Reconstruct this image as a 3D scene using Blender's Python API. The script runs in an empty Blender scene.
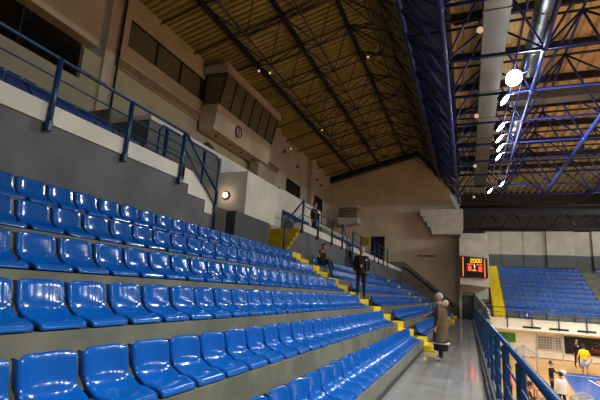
import bpy, bmesh, math, random
from mathutils import Vector, Matrix
random.seed(7)
PI = math.pi
SC = bpy.context.scene
COL = SC.collection

# ------------------------------------------------------------------ camera
EYE = 1.64                                   # the eye stands this high over the walkway
F = 425.0
def n3(v): return v.normalized()
cy_ = n3(Vector((168, 100, F)))
cx_ = -Vector((-1088, 24.5, F)); cx_ = n3(cx_ - cy_ * cx_.dot(cy_))
cz_ = cx_.cross(cy_)
def ray(u, v):
    d = Vector((u - 300, v - 200, F))
    return Vector((cx_.dot(d), cy_.dot(d), cz_.dot(d)))
def on_z(u, v, z):
    r = ray(u, v); t = (z - EYE) / r.z
    return Vector((r.x * t, r.y * t, z))
def on_y(u, v, y):
    r = ray(u, v); t = y / r.y
    return Vector((r.x * t, y, r.z * t + EYE))
cam = bpy.data.cameras.new('camera'); cam.sensor_width = 36; cam.lens = F / 600 * 36
cam.clip_start = 0.05; cam.clip_end = 300
co = bpy.data.objects.new('camera', cam); COL.objects.link(co)
right = Vector((cx_[0], cy_[0], cz_[0])); down = Vector((cx_[1], cy_[1], cz_[1])); fwd = Vector((cx_[2], cy_[2], cz_[2]))
M = Matrix((( right.x, -down.x, -fwd.x, 0), (right.y, -down.y, -fwd.y, 0), (right.z, -down.z, -fwd.z, EYE), (0, 0, 0, 1)))
co.matrix_world = M
SC.camera = co

# ------------------------------------------------------------------ materials
def lin(c):
    c /= 255.0
    return c / 12.92 if c <= 0.04045 else ((c + 0.055) / 1.055) ** 2.4
def rgb(r, g, b): return (lin(r), lin(g), lin(b), 1)
MATS = {}
def mat(name, col, rough=0.6, metal=0.0, noise=0.0, scale=3.0, bump=0.0, spec=0.5, coat=0.0, detail=6, dirt=None):
    m = bpy.data.materials.new(name); m.use_nodes = True
    nt = m.node_tree; p = nt.nodes['Principled BSDF']
    p.inputs['Base Color'].default_value = rgb(*col); p.inputs['Roughness'].default_value = rough
    p.inputs['Metallic'].default_value = metal; p.inputs['Specular IOR Level'].default_value = spec
    p.inputs['Coat Weight'].default_value = coat; p.inputs['Coat Roughness'].default_value = 0.08
    if noise or bump:
        tc = nt.nodes.new('ShaderNodeTexCoord'); nz = nt.nodes.new('ShaderNodeTexNoise')
        nz.inputs['Scale'].default_value = scale; nz.inputs['Detail'].default_value = detail
        nt.links.new(tc.outputs['Object'], nz.inputs['Vector'])
        if noise:
            mx = nt.nodes.new('ShaderNodeMix'); mx.data_type = 'RGBA'
            d = dirt or tuple(c * (1 - noise) for c in col)
            l = tuple(min(255, c * (1 + noise * .5)) for c in col)
            mx.inputs[6].default_value = rgb(*d); mx.inputs[7].default_value = rgb(*l)
            rp = nt.nodes.new('ShaderNodeValToRGB'); rp.color_ramp.elements[0].position = .35; rp.color_ramp.elements[1].position = .65
            nt.links.new(nz.outputs['Fac'], rp.inputs['Fac']); nt.links.new(rp.outputs['Color'], mx.inputs[0])
            nt.links.new(mx.outputs[2], p.inputs['Base Color'])
        if bump:
            b = nt.nodes.new('ShaderNodeBump'); b.inputs['Strength'].default_value = bump; b.inputs['Distance'].default_value = .02
            nt.links.new(nz.outputs['Fac'], b.inputs['Height']); nt.links.new(b.outputs['Normal'], p.inputs['Normal'])
    MATS[name] = m; return m
def emit(name, col, s):
    m = bpy.data.materials.new(name); m.use_nodes = True
    p = m.node_tree.nodes['Principled BSDF']; p.inputs['Base Color'].default_value = (0, 0, 0, 1)
    p.inputs['Emission Color'].default_value = rgb(*col); p.inputs['Emission Strength'].default_value = s
    MATS[name] = m; return m
def glassy(name, col, alpha, rough=.05):
    m = mat(name, col, rough); p = m.node_tree.nodes['Principled BSDF']; p.inputs['Alpha'].default_value = alpha
    return m
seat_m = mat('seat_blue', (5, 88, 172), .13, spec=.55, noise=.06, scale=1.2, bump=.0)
seat_blue_shaded = mat('seat_blue_shaded', (2, 40, 102), .45)  # blue gallery seats, with the shade up there put into the colour
seat_far = mat('seat_blue_far_dim', (5, 78, 160), .4)  # same seat plastic, darkened to stand in for dimmer light far off
conc = mat('terrace_concrete', (114, 111, 94), .75, noise=.14, scale=2.2, bump=.15)
gwall = mat('grey_wall_paint', (88, 89, 91), .7, noise=.14, scale=1.3)
dado = mat('grey_paint_lit', (126, 122, 116), .7, noise=.1, scale=1.3)  # same paint as the grey wall, lightened to imitate stronger light
dgrey = mat('dark_grey_paint', (72, 72, 72), .65, noise=.1, scale=1.5)
white = mat('white_paint', (206, 204, 190), .6, noise=.06, scale=1.2)
beige = mat('beige_wall', (196, 182, 160), .75, noise=.08, scale=.7)
olive = mat('pale_lower_wall', (178, 168, 140), .75, noise=.05, scale=.8)
gable_m = mat('gable_wall', (214, 200, 172), .8, noise=.06, scale=.5)
cream = mat('cream_wall', (250, 243, 220), .7, noise=.04, scale=.8)
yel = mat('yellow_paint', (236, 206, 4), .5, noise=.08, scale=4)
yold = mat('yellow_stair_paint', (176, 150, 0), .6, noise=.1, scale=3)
rail_m = mat('rail_blue_paint', (9, 54, 94), .35, spec=.5, noise=.08, scale=8)
raildark = mat('dark_blue_paint', (12, 48, 98), .4, spec=.5)
truss_m = mat('truss_blue_paint', (22, 42, 114), .4, spec=.5)
tdark = mat('truss_dark_paint', (26, 30, 46), .5)
black = mat('black_paint', (14, 13, 14), .5)
dark = mat('dark_opening', (22, 20, 18), .8)
brown = mat('dark_brown_board', (58, 50, 42), .7, noise=.1)
roof_l = mat('roof_sheet_dim', (168, 154, 96), .6, noise=.12, scale=.6)  # dim copy of the roof sheet, weaker light put into its colour
roof_r = mat('roof_sheet_lit', (226, 206, 152), .6, noise=.12, scale=.6)  # lit copy of the same sheet, paler for the bright court side
metal = mat('galvanised_duct', (150, 158, 160), .3, metal=.85, noise=.06, scale=1.5)
ductm = mat('grey_duct', (108, 110, 106), .45, metal=.2, noise=.05, scale=.8)
walk = mat('walkway_floor', (136, 134, 132), .1, spec=.5, noise=.08, scale=1.4)
wood = mat('court_wood', (200, 148, 84), .22, noise=.08, scale=1.2)
courtblue = mat('court_blue_paint', (36, 80, 150), .22)
courtorange = mat('court_orange_paint', (214, 130, 40), .22)
linew = mat('court_line_white', (225, 222, 214), .3)
glass_d = glassy('smoked_glass', (128, 120, 92), .8, .2); glass_d.node_tree.nodes['Principled BSDF'].inputs['Metallic'].default_value = .15
glass_k = mat('black_glass', (20, 18, 16), .12, spec=.5)
greyp = mat('grey_panel', (92, 92, 92), .7, noise=.08, scale=1)
lpanel = mat('light_panel', (190, 180, 160), .75, noise=.06, scale=1)
lamp_w = emit('floodlight_glow', (255, 244, 236), 42)
bulb_w = emit('bulb_glow', (255, 220, 185), 4)
smallb = emit('small_lamp_glow', (255, 215, 165), .6)
led_y = emit('led_yellow', (255, 190, 30), 1.5)
led_r = emit('led_red', (255, 54, 28), 8)
led_o = emit('led_orange', (255, 140, 60), 1.3)
led_w = emit('led_white', (255, 240, 225), 3.0)
scr = mat('scoreboard_black', (24, 10, 8), .35)
redglow = emit('led_dim_red', (170, 16, 8), 1.0)
skin = mat('skin', (186, 132, 104), .55)
hair_k = mat('dark_hair', (24, 18, 15), .6)
hair_g = mat('grey_hair', (150, 146, 134), .7, noise=.1, scale=20)
navy = mat('navy_cloth', (15, 17, 32), .8, noise=.1, scale=9)
blackc = mat('black_cloth', (12, 12, 14), .8, noise=.1, scale=9)
maroon = mat('dark_red_cloth', (60, 24, 30), .8)
coatm = mat('olive_brown_coat', (92, 71, 42), .85, noise=.12, scale=7)
whitec = mat('white_cloth', (226, 222, 214), .8)
yelc = mat('yellow_cloth', (250, 206, 14), .8)
pink = mat('pink_cloth', (226, 92, 140), .8)
jeans = mat('dark_denim', (52, 54, 62), .8, noise=.1, scale=9)
brownc = mat('brown_cloth', (74, 50, 40), .85)
shoe_b = mat('beige_shoe', (186, 170, 136), .6)
furm = mat('beige_fur', (178, 146, 112), .9, noise=.15, scale=30)
green = mat('green_poster', (70, 140, 30), .6, noise=.5, scale=9, dirt=(20, 50, 10))
orng = mat('orange_print', (190, 70, 26), .7)
signb = mat('blue_sign', (16, 34, 110), .5)
netm = mat('net_white', (150, 148, 138), .7)
woodbr = mat('bench_wood', (190, 128, 70), .5, noise=.15, scale=5)
steel = mat('bracket_steel', (34, 36, 42), .5, metal=.4)
bandm = mat('stained_band', (132, 104, 78), .8, noise=.15, scale=2.5)

# ------------------------------------------------------------------ mesh helpers
class MB:
    def __init__(s): s.bm = bmesh.new(); s.mats = []
    def mi(s, m):
        if m is None: return 0
        if m not in s.mats: s.mats.append(m)
        return s.mats.index(m)
    def face(s, vs, m=None, smooth=False):
        try:
            f = s.bm.faces.new(vs); f.material_index = s.mi(m); f.smooth = smooth; return f
        except ValueError: return None
    def box(s, x0, x1, y0, y1, z0, z1, m=None, bev=0):
        x0, x1 = min(x0, x1), max(x0, x1); y0, y1 = min(y0, y1), max(y0, y1); z0, z1 = min(z0, z1), max(z0, z1)
        v = [s.bm.verts.new((x, y, z)) for z in (z0, z1) for y in (y0, y1) for x in (x0, x1)]
        fs = []
        for q in ((0, 2, 3, 1), (4, 5, 7, 6), (0, 1, 5, 4), (2, 6, 7, 3), (0, 4, 6, 2), (1, 3, 7, 5)):
            fs.append(s.face([v[i] for i in q], m))
        if bev:
            es = list({e for f in fs for e in f.edges})
            bmesh.ops.bevel(s.bm, geom=es, offset=bev, segments=2, affect='EDGES', profile=.5)
        return s
    def tube(s, a, b, r, m=None, n=6, r2=None, cap=True):
        a = Vector(a); b = Vector(b); d = b - a
        if d.length < 1e-6: return s
        d.normalize(); u = d.orthogonal().normalized(); w = d.cross(u); r2 = r if r2 is None else r2
        A = [s.bm.verts.new(a + (u * math.cos(2 * PI * i / n) + w * math.sin(2 * PI * i / n)) * r) for i in range(n)]
        B = [s.bm.verts.new(b + (u * math.cos(2 * PI * i / n) + w * math.sin(2 * PI * i / n)) * r2) for i in range(n)]
        for i in range(n): s.face([A[i], A[(i + 1) % n], B[(i + 1) % n], B[i]], m, True)
        if cap: s.face(A[::-1], m); s.face(B, m)
        return s
    def path(s, pts, r, m=None, n=8):
        for a, b in zip(pts, pts[1:]): s.tube(a, b, r, m, n)
        for p in pts[1:-1]: s.ball(p, r, m, 6, 4)
        return s
    def ball(s, c, r, m=None, n=10, k=6, sc=(1, 1, 1)):
        c = Vector(c); rows = []
        for j in range(1, k):
            t = PI * j / k
            rows.append([s.bm.verts.new(c + Vector((math.sin(t) * math.cos(2 * PI * i / n) * r * sc[0], math.sin(t) * math.sin(2 * PI * i / n) * r * sc[1], math.cos(t) * r * sc[2]))) for i in range(n)])
        T = s.bm.verts.new(c + Vector((0, 0, r * sc[2]))); B = s.bm.verts.new(c - Vector((0, 0, r * sc[2])))
        for i in range(n):
            j = (i + 1) % n
            s.face([T, rows[0][i], rows[0][j]], m, True); s.face([B, rows[-1][j], rows[-1][i]], m, True)
            for a, b in zip(rows, rows[1:]): s.face([a[i], b[i], b[j], a[j]], m, True)
        return s
    def prism(s, pts, fn, a, b, m=None):
        """polygon of 2D points swept from a to b; fn(p, q, t) gives the place"""
        A = [s.bm.verts.new(fn(p, q, a)) for p, q in pts]; B = [s.bm.verts.new(fn(p, q, b)) for p, q in pts]
        n = len(pts); s.face(A, m); s.face(B[::-1], m)
        for i in range(n): s.face([A[i], B[i], B[(i + 1) % n], A[(i + 1) % n]], m)
        return s
    def lathe(s, prof, base, axis, m=None, n=16):
        base = Vector(base); d = Vector(axis).normalized(); u = d.orthogonal().normalized(); w = d.cross(u); rings = []
        for r, h in prof: rings.append([s.bm.verts.new(base + d * h + (u * math.cos(2 * PI * i / n) + w * math.sin(2 * PI * i / n)) * max(r, 1e-4)) for i in range(n)])
        for a, b in zip(rings, rings[1:]):
            for i in range(n): s.face([a[i], a[(i + 1) % n], b[(i + 1) % n], b[i]], m, True)
        return s
    def build(s, name, m=None, parent=None, loc=None):
        bmesh.ops.remove_doubles(s.bm, verts=s.bm.verts, dist=1e-5)
        bmesh.ops.recalc_face_normals(s.bm, faces=s.bm.faces)
        me = bpy.data.meshes.new(name); s.bm.to_mesh(me); s.bm.free()
        for q in (s.mats or [m]): me.materials.append(q)
        o = bpy.data.objects.new(name, me); COL.objects.link(o)
        if loc is not None: o.location = loc
        if parent is not None:
            o.parent = parent
        return o
XZ = lambda p, q, t: (p, t, q)      # polygon in x,z swept along y
YZ = lambda p, q, t: (t, p, q)      # polygon in y,z swept along x
XY = lambda p, q, t: (p, q, t)
def tag(o, label=None, cat=None, group=None, kind=None):
    if label: o['label'] = label
    if cat: o['category'] = cat
    if group: o['group'] = group
    if kind: o['kind'] = kind
    return o
def empty(name, loc=(0, 0, 0), label=None, cat=None, group=None, kind=None, rz=0):
    o = bpy.data.objects.new(name, None); COL.objects.link(o); o.location = loc; o.rotation_euler = (0, 0, rz)
    o.empty_display_size = .1
    return tag(o, label, cat, group, kind)
def struct(o, label, cat): return tag(o, label, cat, None, 'structure')

# ------------------------------------------------------------------ terraces of the near stand
def edge(k): return -(1.333 + .8 * k)
def tread(k): return .32 + .45 * k
END = 44.0
prof = [(edge(0), 0)]
for k in range(7):
    prof += [(edge(k), tread(k))]
    if k < 6: prof += [(edge(k + 1), tread(k))]
prof += [(-6.3, tread(6)), (-6.3, -.4), (edge(0), -.4)]
prof = [p for i, p in enumerate(prof) if i == 0 or p != prof[i - 1]]
stand = MB().prism(prof, XZ, -1.2, END, conc).build('floor_terrace')
struct(stand, 'stepped concrete terrace of the near stand carrying the blue seat rows', 'terrace')
def aisle(y0, y1, m):
    for k in range(7):
        zl = 0 if k == 0 else tread(k - 1)
        zt = tread(k); h = (zl + zt) / 2; e = edge(k)
        MB().box(e + .36, e + .002, y0, y1, zl + .002, h, m, .012).build('half_step', m, stand)
        MB().box(e + .012, e - .26, y0 + (.0 if k else .1), y1, h if k else h, zt + .012, m).build('painted_nosing', m, stand)
aisle(14.45, 15.75, yel)
aisle(33.6, 34.8, yel)
aisle(42.6, 43.7, yel)

# walkway
w = MB().box(edge(0), .42, -1.2, 44, -.25, 0, walk)
fl = w.build('floor_walkway'); struct(fl, 'polished grey walkway floor in front of the stand', 'floor')
for y in (5.1, 13.15, 21.2, 29.2, 37.2): MB().box(edge(0) + .01, .415, y, y + .018, 0, .0015, dark).build('expansion_joint', dark, fl)
MB().box(.36, .46, -1.2, 43, .0005, .06, greyp).build('edge_kerb', greyp, fl)
MB().box(edge(0) + .001, edge(0) + .012, -1.2, 14.4, .0, .09, dgrey).build('drain_strip', dgrey, fl)

# ------------------------------------------------------------------ seats
def seat_mesh():
    bm = bmesh.new(); W = .203
    pr = [(.0, .015), (-.004, .05), (-.03, .068), (-.10, .070), (-.18, .074), (-.25, .088), (-.30, .118), (-.335, .165), (-.355, .22), (-.370, .29), (-.382, .35), (-.390, .395), (-.398, .412), (-.404, .40)]
    pr = [(x, z if z < .09 else .09 + (z - .09) * .91) for x, z in pr]
    nv = 10; g = []
    for i, (x, z) in enumerate(pr):
        row = []
        t = i / (len(pr) - 1)
        for j in range(nv + 1):
            s = -1 + 2 * j / nv; a = abs(s)
            e = a ** 4
            back = max(0, min(1, (z - .09) / .12))
            wz = W * (1 - .02 * back)
            zz = z - (.018 * a ** 10 if i >= 11 else 0)
            if i < 3: zz -= .0
            cup = (1 - math.cos(PI * max(0, min(1, (t - .18) / .42)))) / 2
            dx = .04 * e * back + .014 * a ** 2 * back
            dz = .022 * e * (1 - back) * (1 if 2 < i else 0) + .03 * e * (1 if 5 <= i <= 7 else 0)
            row.append(bm.verts.new((x + dx, s * wz, zz + dz)))
        fl_ = (-.075 * back, -.045 * (1 - back))
        if i == 0: fl_ = (0, 0)
        for e_, src in ((0, row[0]), (1, row[-1])):
            nvv = bm.verts.new((src.co.x + fl_[0] - .004, src.co.y * 1.01, src.co.z + fl_[1] - .001))
            if e_: row.append(nvv)
            else: row.insert(0, nvv)
        g.append(row)
    inner = []
    for i, row in enumerate(g):
        back = max(0, min(1, (pr[i][1] - .09) / .12)) if i < len(pr) - 2 else .8
        n_ = len(row); r2 = []
        for j, v in enumerate(row):
            side = (1 if j == 0 else -1 if j == n_ - 1 else 0) * .009
            low = (0, 0) if i == 0 else (-.012 * back, -.012 * (1 - back))
            r2.append(bm.verts.new((v.co.x + low[0] * (0 if side else 1), v.co.y + side, v.co.z + low[1] * (0 if side else 1) - (.0 if i else .002))))
        inner.append(r2)
    nc = len(g[0]) - 1
    for a, b in zip(g, g[1:]):
        for j in range(nc): bm.faces.new([a[j], a[j + 1], b[j + 1], b[j]])
    for a, b in zip(inner, inner[1:]):
        for j in range(nc): bm.faces.new([a[j], b[j], b[j + 1], a[j + 1]])
    for j in range(nc):
        bm.faces.new([g[0][j + 1], g[0][j], inner[0][j], inner[0][j + 1]]); bm.faces.new([g[-1][j], g[-1][j + 1], inner[-1][j + 1], inner[-1][j]])
    for i in range(len(g) - 1):
        bm.faces.new([g[i][0], g[i + 1][0], inner[i + 1][0], inner[i][0]]); bm.faces.new([g[i + 1][-1], g[i][-1], inner[i][-1], inner[i + 1][-1]])
    bmesh.ops.recalc_face_normals(bm, faces=bm.faces)
    for f in bm.faces: f.smooth = True
    # rolled side skirts
    me = bpy.data.meshes.new('seat_shell'); bm.to_mesh(me); bm.free(); me.materials.append(seat_m)
    return me
seat_me = seat_mesh()
def bracket_mesh():
    b = MB(); b.box(-.30, -.03, -.15, -.11, 0, .062); b.box(-.30, -.03, .11, .15, 0, .062); b.box(-.36, -.30, -.16, .16, .0, .10)
    o = b.build('x', steel); me = o.data; bpy.data.objects.remove(o); return me
brk_me = bracket_mesh()
ORD = ['', 'first', 'second', 'third', 'fourth', 'fifth', 'sixth', 'seventh', 'eighth', 'ninth', 'tenth', 'eleventh', 'twelfth', 'thirteenth', 'fourteenth', 'fifteenth', 'sixteenth', 'seventeenth', 'eighteenth', 'nineteenth', 'twentieth', 'twenty-first', 'twenty-second', 'twenty-third', 'twenty-fourth', 'twenty-fifth', 'twenty-sixth', 'twenty-seventh', 'twenty-eighth', 'twenty-ninth', 'thirtieth', 'thirty-first', 'thirty-second', 'thirty-third', 'thirty-fourth', 'thirty-fifth', 'thirty-sixth', 'thirty-seventh']
ROWN = ['lowest row by the walkway', 'second row up from walkway', 'third row up from walkway', 'fourth row up from walkway', 'fifth row up from walkway', 'topmost row under grey wall']
P = .4785
spots = []
START = [1, -2, -2, 0, 1, 1]
for k in range(6):
    for i in range(START[k], 24):
        y = 2.35 + P * (i + .5)
        spots.append((k, y, f'blue plastic seat, {ROWN[k]}, {ORD[24 - i]} on the near side of yellow steps', 'blue seats between the camera and the yellow steps'))
    for i in range(36):
        y = 16.0 + P * (i + .5)
        spots.append((k, y, f'blue plastic seat, {ROWN[k]}, {ORD[i + 1]} beyond the first yellow steps', 'blue seats beyond the yellow steps'))
spots.sort(key=lambda s: (edge(s[0]) - .2) ** 2 + s[1] ** 2 + (tread(s[0]) - EYE) ** 2)
near, rest = spots[:300], spots[300:]
rs = random.Random(3)
for k, y, lab, grp in near:
    o = bpy.data.objects.new('stadium_seat', seat_me); COL.objects.link(o)
    o.location = (edge(k) - .02, y, tread(k)); o.rotation_euler = (0, 0, math.radians(rs.uniform(-1.6, 1.6)))
    tag(o, lab, 'seat', grp)
    b = bpy.data.objects.new('support_bracket', brk_me); COL.objects.link(b); b.parent = o
def low_seat(mb, x, y, z, rot):
    ca, sa = math.cos(rot), math.sin(rot)
    def pt(a, b, c): return (x + a * ca - b * sa, y + a * sa + b * ca, z + c)
    W = .19
    sec = [(0, .0), (0, .065), (-.27, .08), (-.34, .155), (-.39, .37)]
    L = [mb.bm.verts.new(pt(a, -W, c)) for a, c in sec]; R = [mb.bm.verts.new(pt(a, W, c)) for a, c in sec]
    l2 = [mb.bm.verts.new(pt(a - .03, -W, c - .02 if i < 3 else c)) for i, (a, c) in enumerate(sec)]; r2 = [mb.bm.verts.new(pt(a - .03, W, c - .02 if i < 3 else c)) for i, (a, c) in enumerate(sec)]
    for i in range(4):
        mb.face([L[i], L[i + 1], R[i + 1], R[i]]); mb.face([l2[i], r2[i], r2[i + 1], l2[i + 1]])
        mb.face([L[i], l2[i], l2[i + 1], L[i + 1]]); mb.face([R[i], R[i + 1], r2[i + 1], r2[i]])
    mb.face([L[4], l2[4], r2[4], R[4]])
ms = MB()
for k, y, lab, grp in rest: low_seat(ms, edge(k) - .02, y, tread(k), 0)
for k in range(6):
    for i in range(14): low_seat(ms, edge(k) - .02, 35.2 + P * (i + .5), tread(k), 0)
# gallery rows
mfar = ms; ms = MB()
GX = lambda j: -6.75 - .8 * j
GZ = lambda j: 4.45 + .40 * j
for j in range(7):
    for i in range(40):
        y = -.8 + P * i
        if y > 8.0 or (j in (1, 2) and y > 8.0): continue
        low_seat(ms, GX(j) - .02, y, GZ(j), 0)
    if j < 3:
        for i in range(9): (j == 0 and 2 <= i <= 5) or low_seat(ms, GX(j) - .02, 17.4 + P * i, GZ(j), 0)
        for i in range(22): low_seat(ms, GX(j) - .02, 24.8 + P * i, GZ(j), 0)
gs_ = ms.build('gallery_seats', seat_blue_shaded); tag(gs_, 'blue seats coloured darker for shade, massed in the dim upper gallery behind the railing', 'seats', None, 'stuff')
ms = mfar
# end stand rows
EY = lambda j: 40.6 + .92 * j
EZ = lambda j: .93 + .435 * j
for j in range(10):
    for i in range(15): low_seat(ms, 3.0 + P * (i + .5), EY(j) + .05, EZ(j), -PI / 2)
    for i in range(8): low_seat(ms, 11.6 + P * (i + .5), EY(j) + .05, EZ(j), -PI / 2)
so = ms.build('stadium_seats', seat_far)
tag(so, 'small blue seats filling the far end stand and the far block of the side stand', 'seats', None, 'stuff')

# ------------------------------------------------------------------ gallery front, vomitory, gallery terraces
WX = -6.2
g = MB()
g.prism([(-1.2, 3.02), (9.35, 3.02), (9.35, 3.42), (8.95, 3.42), (8.95, 3.73), (8.2, 3.73), (8.2, 3.95), (7.95, 3.95), (7.95, 4.04), (-1.2, 4.04)], YZ, WX - .25, WX, gwall)
g.prism([(14.55, 3.02), (22.6, 3.02), (22.6, 4.02), (15.75, 4.02), (15.75, 3.9), (15.45, 3.7), (15.15, 3.48), (14.85, 3.25)], YZ, WX - .25, WX, gwall)
g.prism([(24.3, 3.02), (END, 3.02), (END, 4.02), (24.3, 4.02)], YZ, WX - .25, WX, gwall)
go = g.build('wall_gallery'); struct(go, 'grey painted gallery front wall behind the top seat row', 'wall')
c = MB()
c.box(WX - .3, WX + .03, -1.2, 8.0, 4.0, 4.32, white); c.build('white_kerb', white, go)
c = MB(); c.prism([(7.9, 3.95), (8.2, 3.95), (8.2, 3.73), (8.95, 3.73), (8.95, 3.42), (9.3, 3.42), (9.3, 3.72), (8.3, 4.3), (7.9, 4.32)], YZ, WX - .2, WX + .03, white); c.build('stepped_kerb', white, go)
c = MB(); c.box(WX - .3, WX + .03, 15.7, 22.6, 3.99, 4.28, white); c.build('white_kerb', white, go)
c = MB(); c.box(WX - .3, WX + .03, 24.3, END, 3.99, 4.28, white); c.build('white_kerb', white, go)
# gallery terraces (three lengths)
gp = [(GX(0) + .44, 4.05), (GX(0), 4.05)]
for j in range(7):
    gp += [(GX(j), GZ(j)), (GX(j + 1), GZ(j))]
gp += [(-13.95, GZ(6)), (-13.95, 3.6), (GX(0) + .44, 3.6)]
gt = MB()
for a, b in ((-1.2, 8.25), (17.0, 22.6), (24.3, END)): gt.prism(gp, XZ, a, b, conc)
gt.box(-13.9, -9.0, 8.2, 17.05, 3.6, 6.2, conc); gt.box(-13.9, -7.6, 22.55, 24.35, 3.6, 5.2, conc)
gto = gt.build('floor_gallery'); struct(gto, 'stepped concrete floor of the upper gallery', 'floor')
# vomitory pit floor
st = MB()
for i in range(5):
    y = 8.0 + i * .27; z = 4.05 - .2 * (i + 1)
    st.box(-7.7, WX - .2, y, y + .27, 3.0, z + .0, conc)
st.box(-7.7, WX - .0, 9.3, 14.6, 2.9, 3.02, conc)
so2 = st.build('floor_stairwell'); struct(so2, 'grey concrete steps going down from gallery into stairwell', 'steps')
vy = MB()
for i in range(5):
    y = 14.55 + i * .25; z = 3.02 + .2 * (i + 1)
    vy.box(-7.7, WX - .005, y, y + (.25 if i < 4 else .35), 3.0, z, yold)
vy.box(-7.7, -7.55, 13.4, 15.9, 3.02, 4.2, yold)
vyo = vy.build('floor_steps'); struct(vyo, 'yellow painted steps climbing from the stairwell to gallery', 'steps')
vw = MB()
vw.box(-9.0, -7.7, 8.3, 17.0, 3.0, 5.80, gwall)
vwo = vw.build('wall_stairwell'); struct(vwo, 'grey stairwell enclosure wall with white coping behind gallery seats', 'wall')
MB().box(-9.02, -7.66, 8.28, 11.8, 5.80, 5.94, white).build('white_coping', white, vwo)
MB().box(-9.0, -7.64, 11.8, 17.02, 4.1, 5.94, white).build('white_panel', white, vwo)
hb = MB().box(-7.64, -6.6, 11.8, 14.1, 3.86, 5.33, white, .01)
hbo = hb.build('wall_headhouse'); struct(hbo, 'white boxed stairwell parapet with a round lamp on it', 'wall')
MB().box(-7.64, -6.45, 11.0, 13.4, 3.02, 3.86, dgrey).build('dark_base', dgrey, hbo)
MB().box(-6.9, -6.5, 9.55, 10.5, 3.02, 3.78, brown).build('brown_panel', brown, hbo)
MB().box(-6.9, -6.5, 10.5, 10.54, 3.02, 3.80, greyp).build('panel_edge', greyp, hbo)
# round lamp
lp = empty('wall_lamp', (-7.33, 11.8, 4.53), 'round glowing bulkhead lamp on the white stairwell parapet', 'lamp')
MB().lathe([(0, .0), (.13, .0), (.13, .05), (.1, .07)], (0, 0, 0), (0, -1, 0), steel).build('lamp_base', steel, lp)
MB().lathe([(.098, .06), (.09, .10), (.06, .12), (.0, .13)], (0, 0, 0), (0, -1, 0), bulb_w).build('lamp_glass', bulb_w, lp)
pl = bpy.data.lights.new('wall_lamp_light', 'POINT'); pl.energy = 3.5; pl.color = (1, .72, .5); pl.shadow_soft_size = .08
plo = bpy.data.objects.new('wall_lamp_light', pl); COL.objects.link(plo); plo.location = (-7.33, 11.58, 4.53)
# white parapet high in the gallery
wp = MB().box(-9.2, -9.0, 19.6, 26.4, 5.2, 6.8, white); wp.box(-9.2, -9.0, 26.4, 34, 4.4, 6.0, olive); wp.box(-10.5, -9.0, 19.5, 19.7, 5.2, 6.8, olive)
struct(wp.build('wall_parapet'), 'white parapet wall at the back of the far gallery', 'wall')

# ------------------------------------------------------------------ railings
def railing(name, label, posts, rails, m, post_r=.04, cat='railing', flat=None):
    t = empty(name, posts[0][0], label, cat)
    base = Vector(posts[0][0])
    for a, b in posts:
        a = Vector(a) - base; b = Vector(b) - base
        q = MB()
        if flat:
            q.box(a.x - flat[0], a.x + flat[0], a.y - flat[1], a.y + flat[1], a.z, b.z, m, .006)
        else: q.tube(a, b, post_r, m, 8); q.lathe([(post_r * 1.35, 0), (post_r * 1.35, .16)], a, (b - a), m, 8)
        q.build('post', m, t)
    for pts, r in rails:
        MB().path([Vector(p) - base for p in pts], r, m, 8).build('rail', m, t)
    return t
PX = WX + .07
ra = [((PX, y, 3.86), (PX, y, 5.1)) for y in (2.8, 4.43, 6.07, 7.8)]
railing('gallery_railing', 'blue tube railing along the near white gallery kerb', ra,
        [([(PX, -1.2, 5.1), (PX, 7.86, 5.1), (PX, 9.35, 4.06)], .033), ([(PX, -1.2, 4.76), (PX, 7.8, 4.76)], .016), ([(PX, -1.2, 4.46), (PX, 7.8, 4.46)], .016),
         ([(PX, 7.86, 4.72), (PX, 9.35, 3.66)], .018), ([(PX, 9.38, 3.03), (PX, 9.38, 4.06)], .04)], rail_m, .045)
railing('stair_railing', 'blue tube railing with rounded ends beside the stairwell', [((-6.62, y, 3.1), (-6.62, y, 5.2)) for y in (7.75, 9.35)],
        [([(-6.62, 7.5, 4.1), (-6.62, 7.5, 5.1), (-6.62, 7.6, 5.24), (-6.62, 9.95, 5.24), (-6.62, 10.1, 5.1), (-6.62, 10.1, 3.1)], .028), ([(-6.62, 7.5, 4.8), (-6.62, 10.1, 4.8)], .014)], raildark, .045)
rb = [((PX, y, 3.86), (PX, y, z)) for y, z in ((15.75, 5.2), (17.7, 5.0), (19.85, 5.0), (21.7, 5.2))]
railing('gallery_railing', 'blue tube railing on the white kerb between the two stairwells', rb,
        [([(PX, 14.02, 3.0), (PX, 14.02, 3.98), (PX, 15.75, 5.2)], .036), ([(PX, 14.02, 3.5), (PX, 15.75, 4.7)], .018), ([(PX, 15.75, 5.0), (PX, 21.7, 5.0)], .022),
         ([(PX, 15.75, 4.62), (PX, 21.7, 4.62)], .016), ([(PX, 21.7, 5.2), (PX, 23.78, 3.7)], .03), ([(PX, 21.7, 4.7), (PX, 23.78, 3.2)], .018)], rail_m, .05)
rc = [((PX, 23.94, 3.06), (PX, 23.94, 5.12)), ((PX, 25.95, 3.9), (PX, 25.95, 5.1))] + [((PX, y, 3.86), (PX, y, 5.32)) for y in (30.2, 31.8, 33.6, 35.6)]
railing('gallery_railing', 'blue railing of the farthest gallery stretch near the end door', rc,
        [([(PX, 23.94, 5.12), (PX, 25.95, 5.1)], .03), ([(PX, 23.94, 4.7), (PX, 25.95, 4.7)], .018), ([(PX, 29.6, 5.6), (PX, 30.2, 5.32), (PX, 35.6, 5.32)], .03), ([(PX, 30.2, 4.85), (PX, 35.6, 4.85)], .018), ([(PX, 25.95, 4.55), (PX, 35.6, 4.55)], .02)], raildark, .05)
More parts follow.
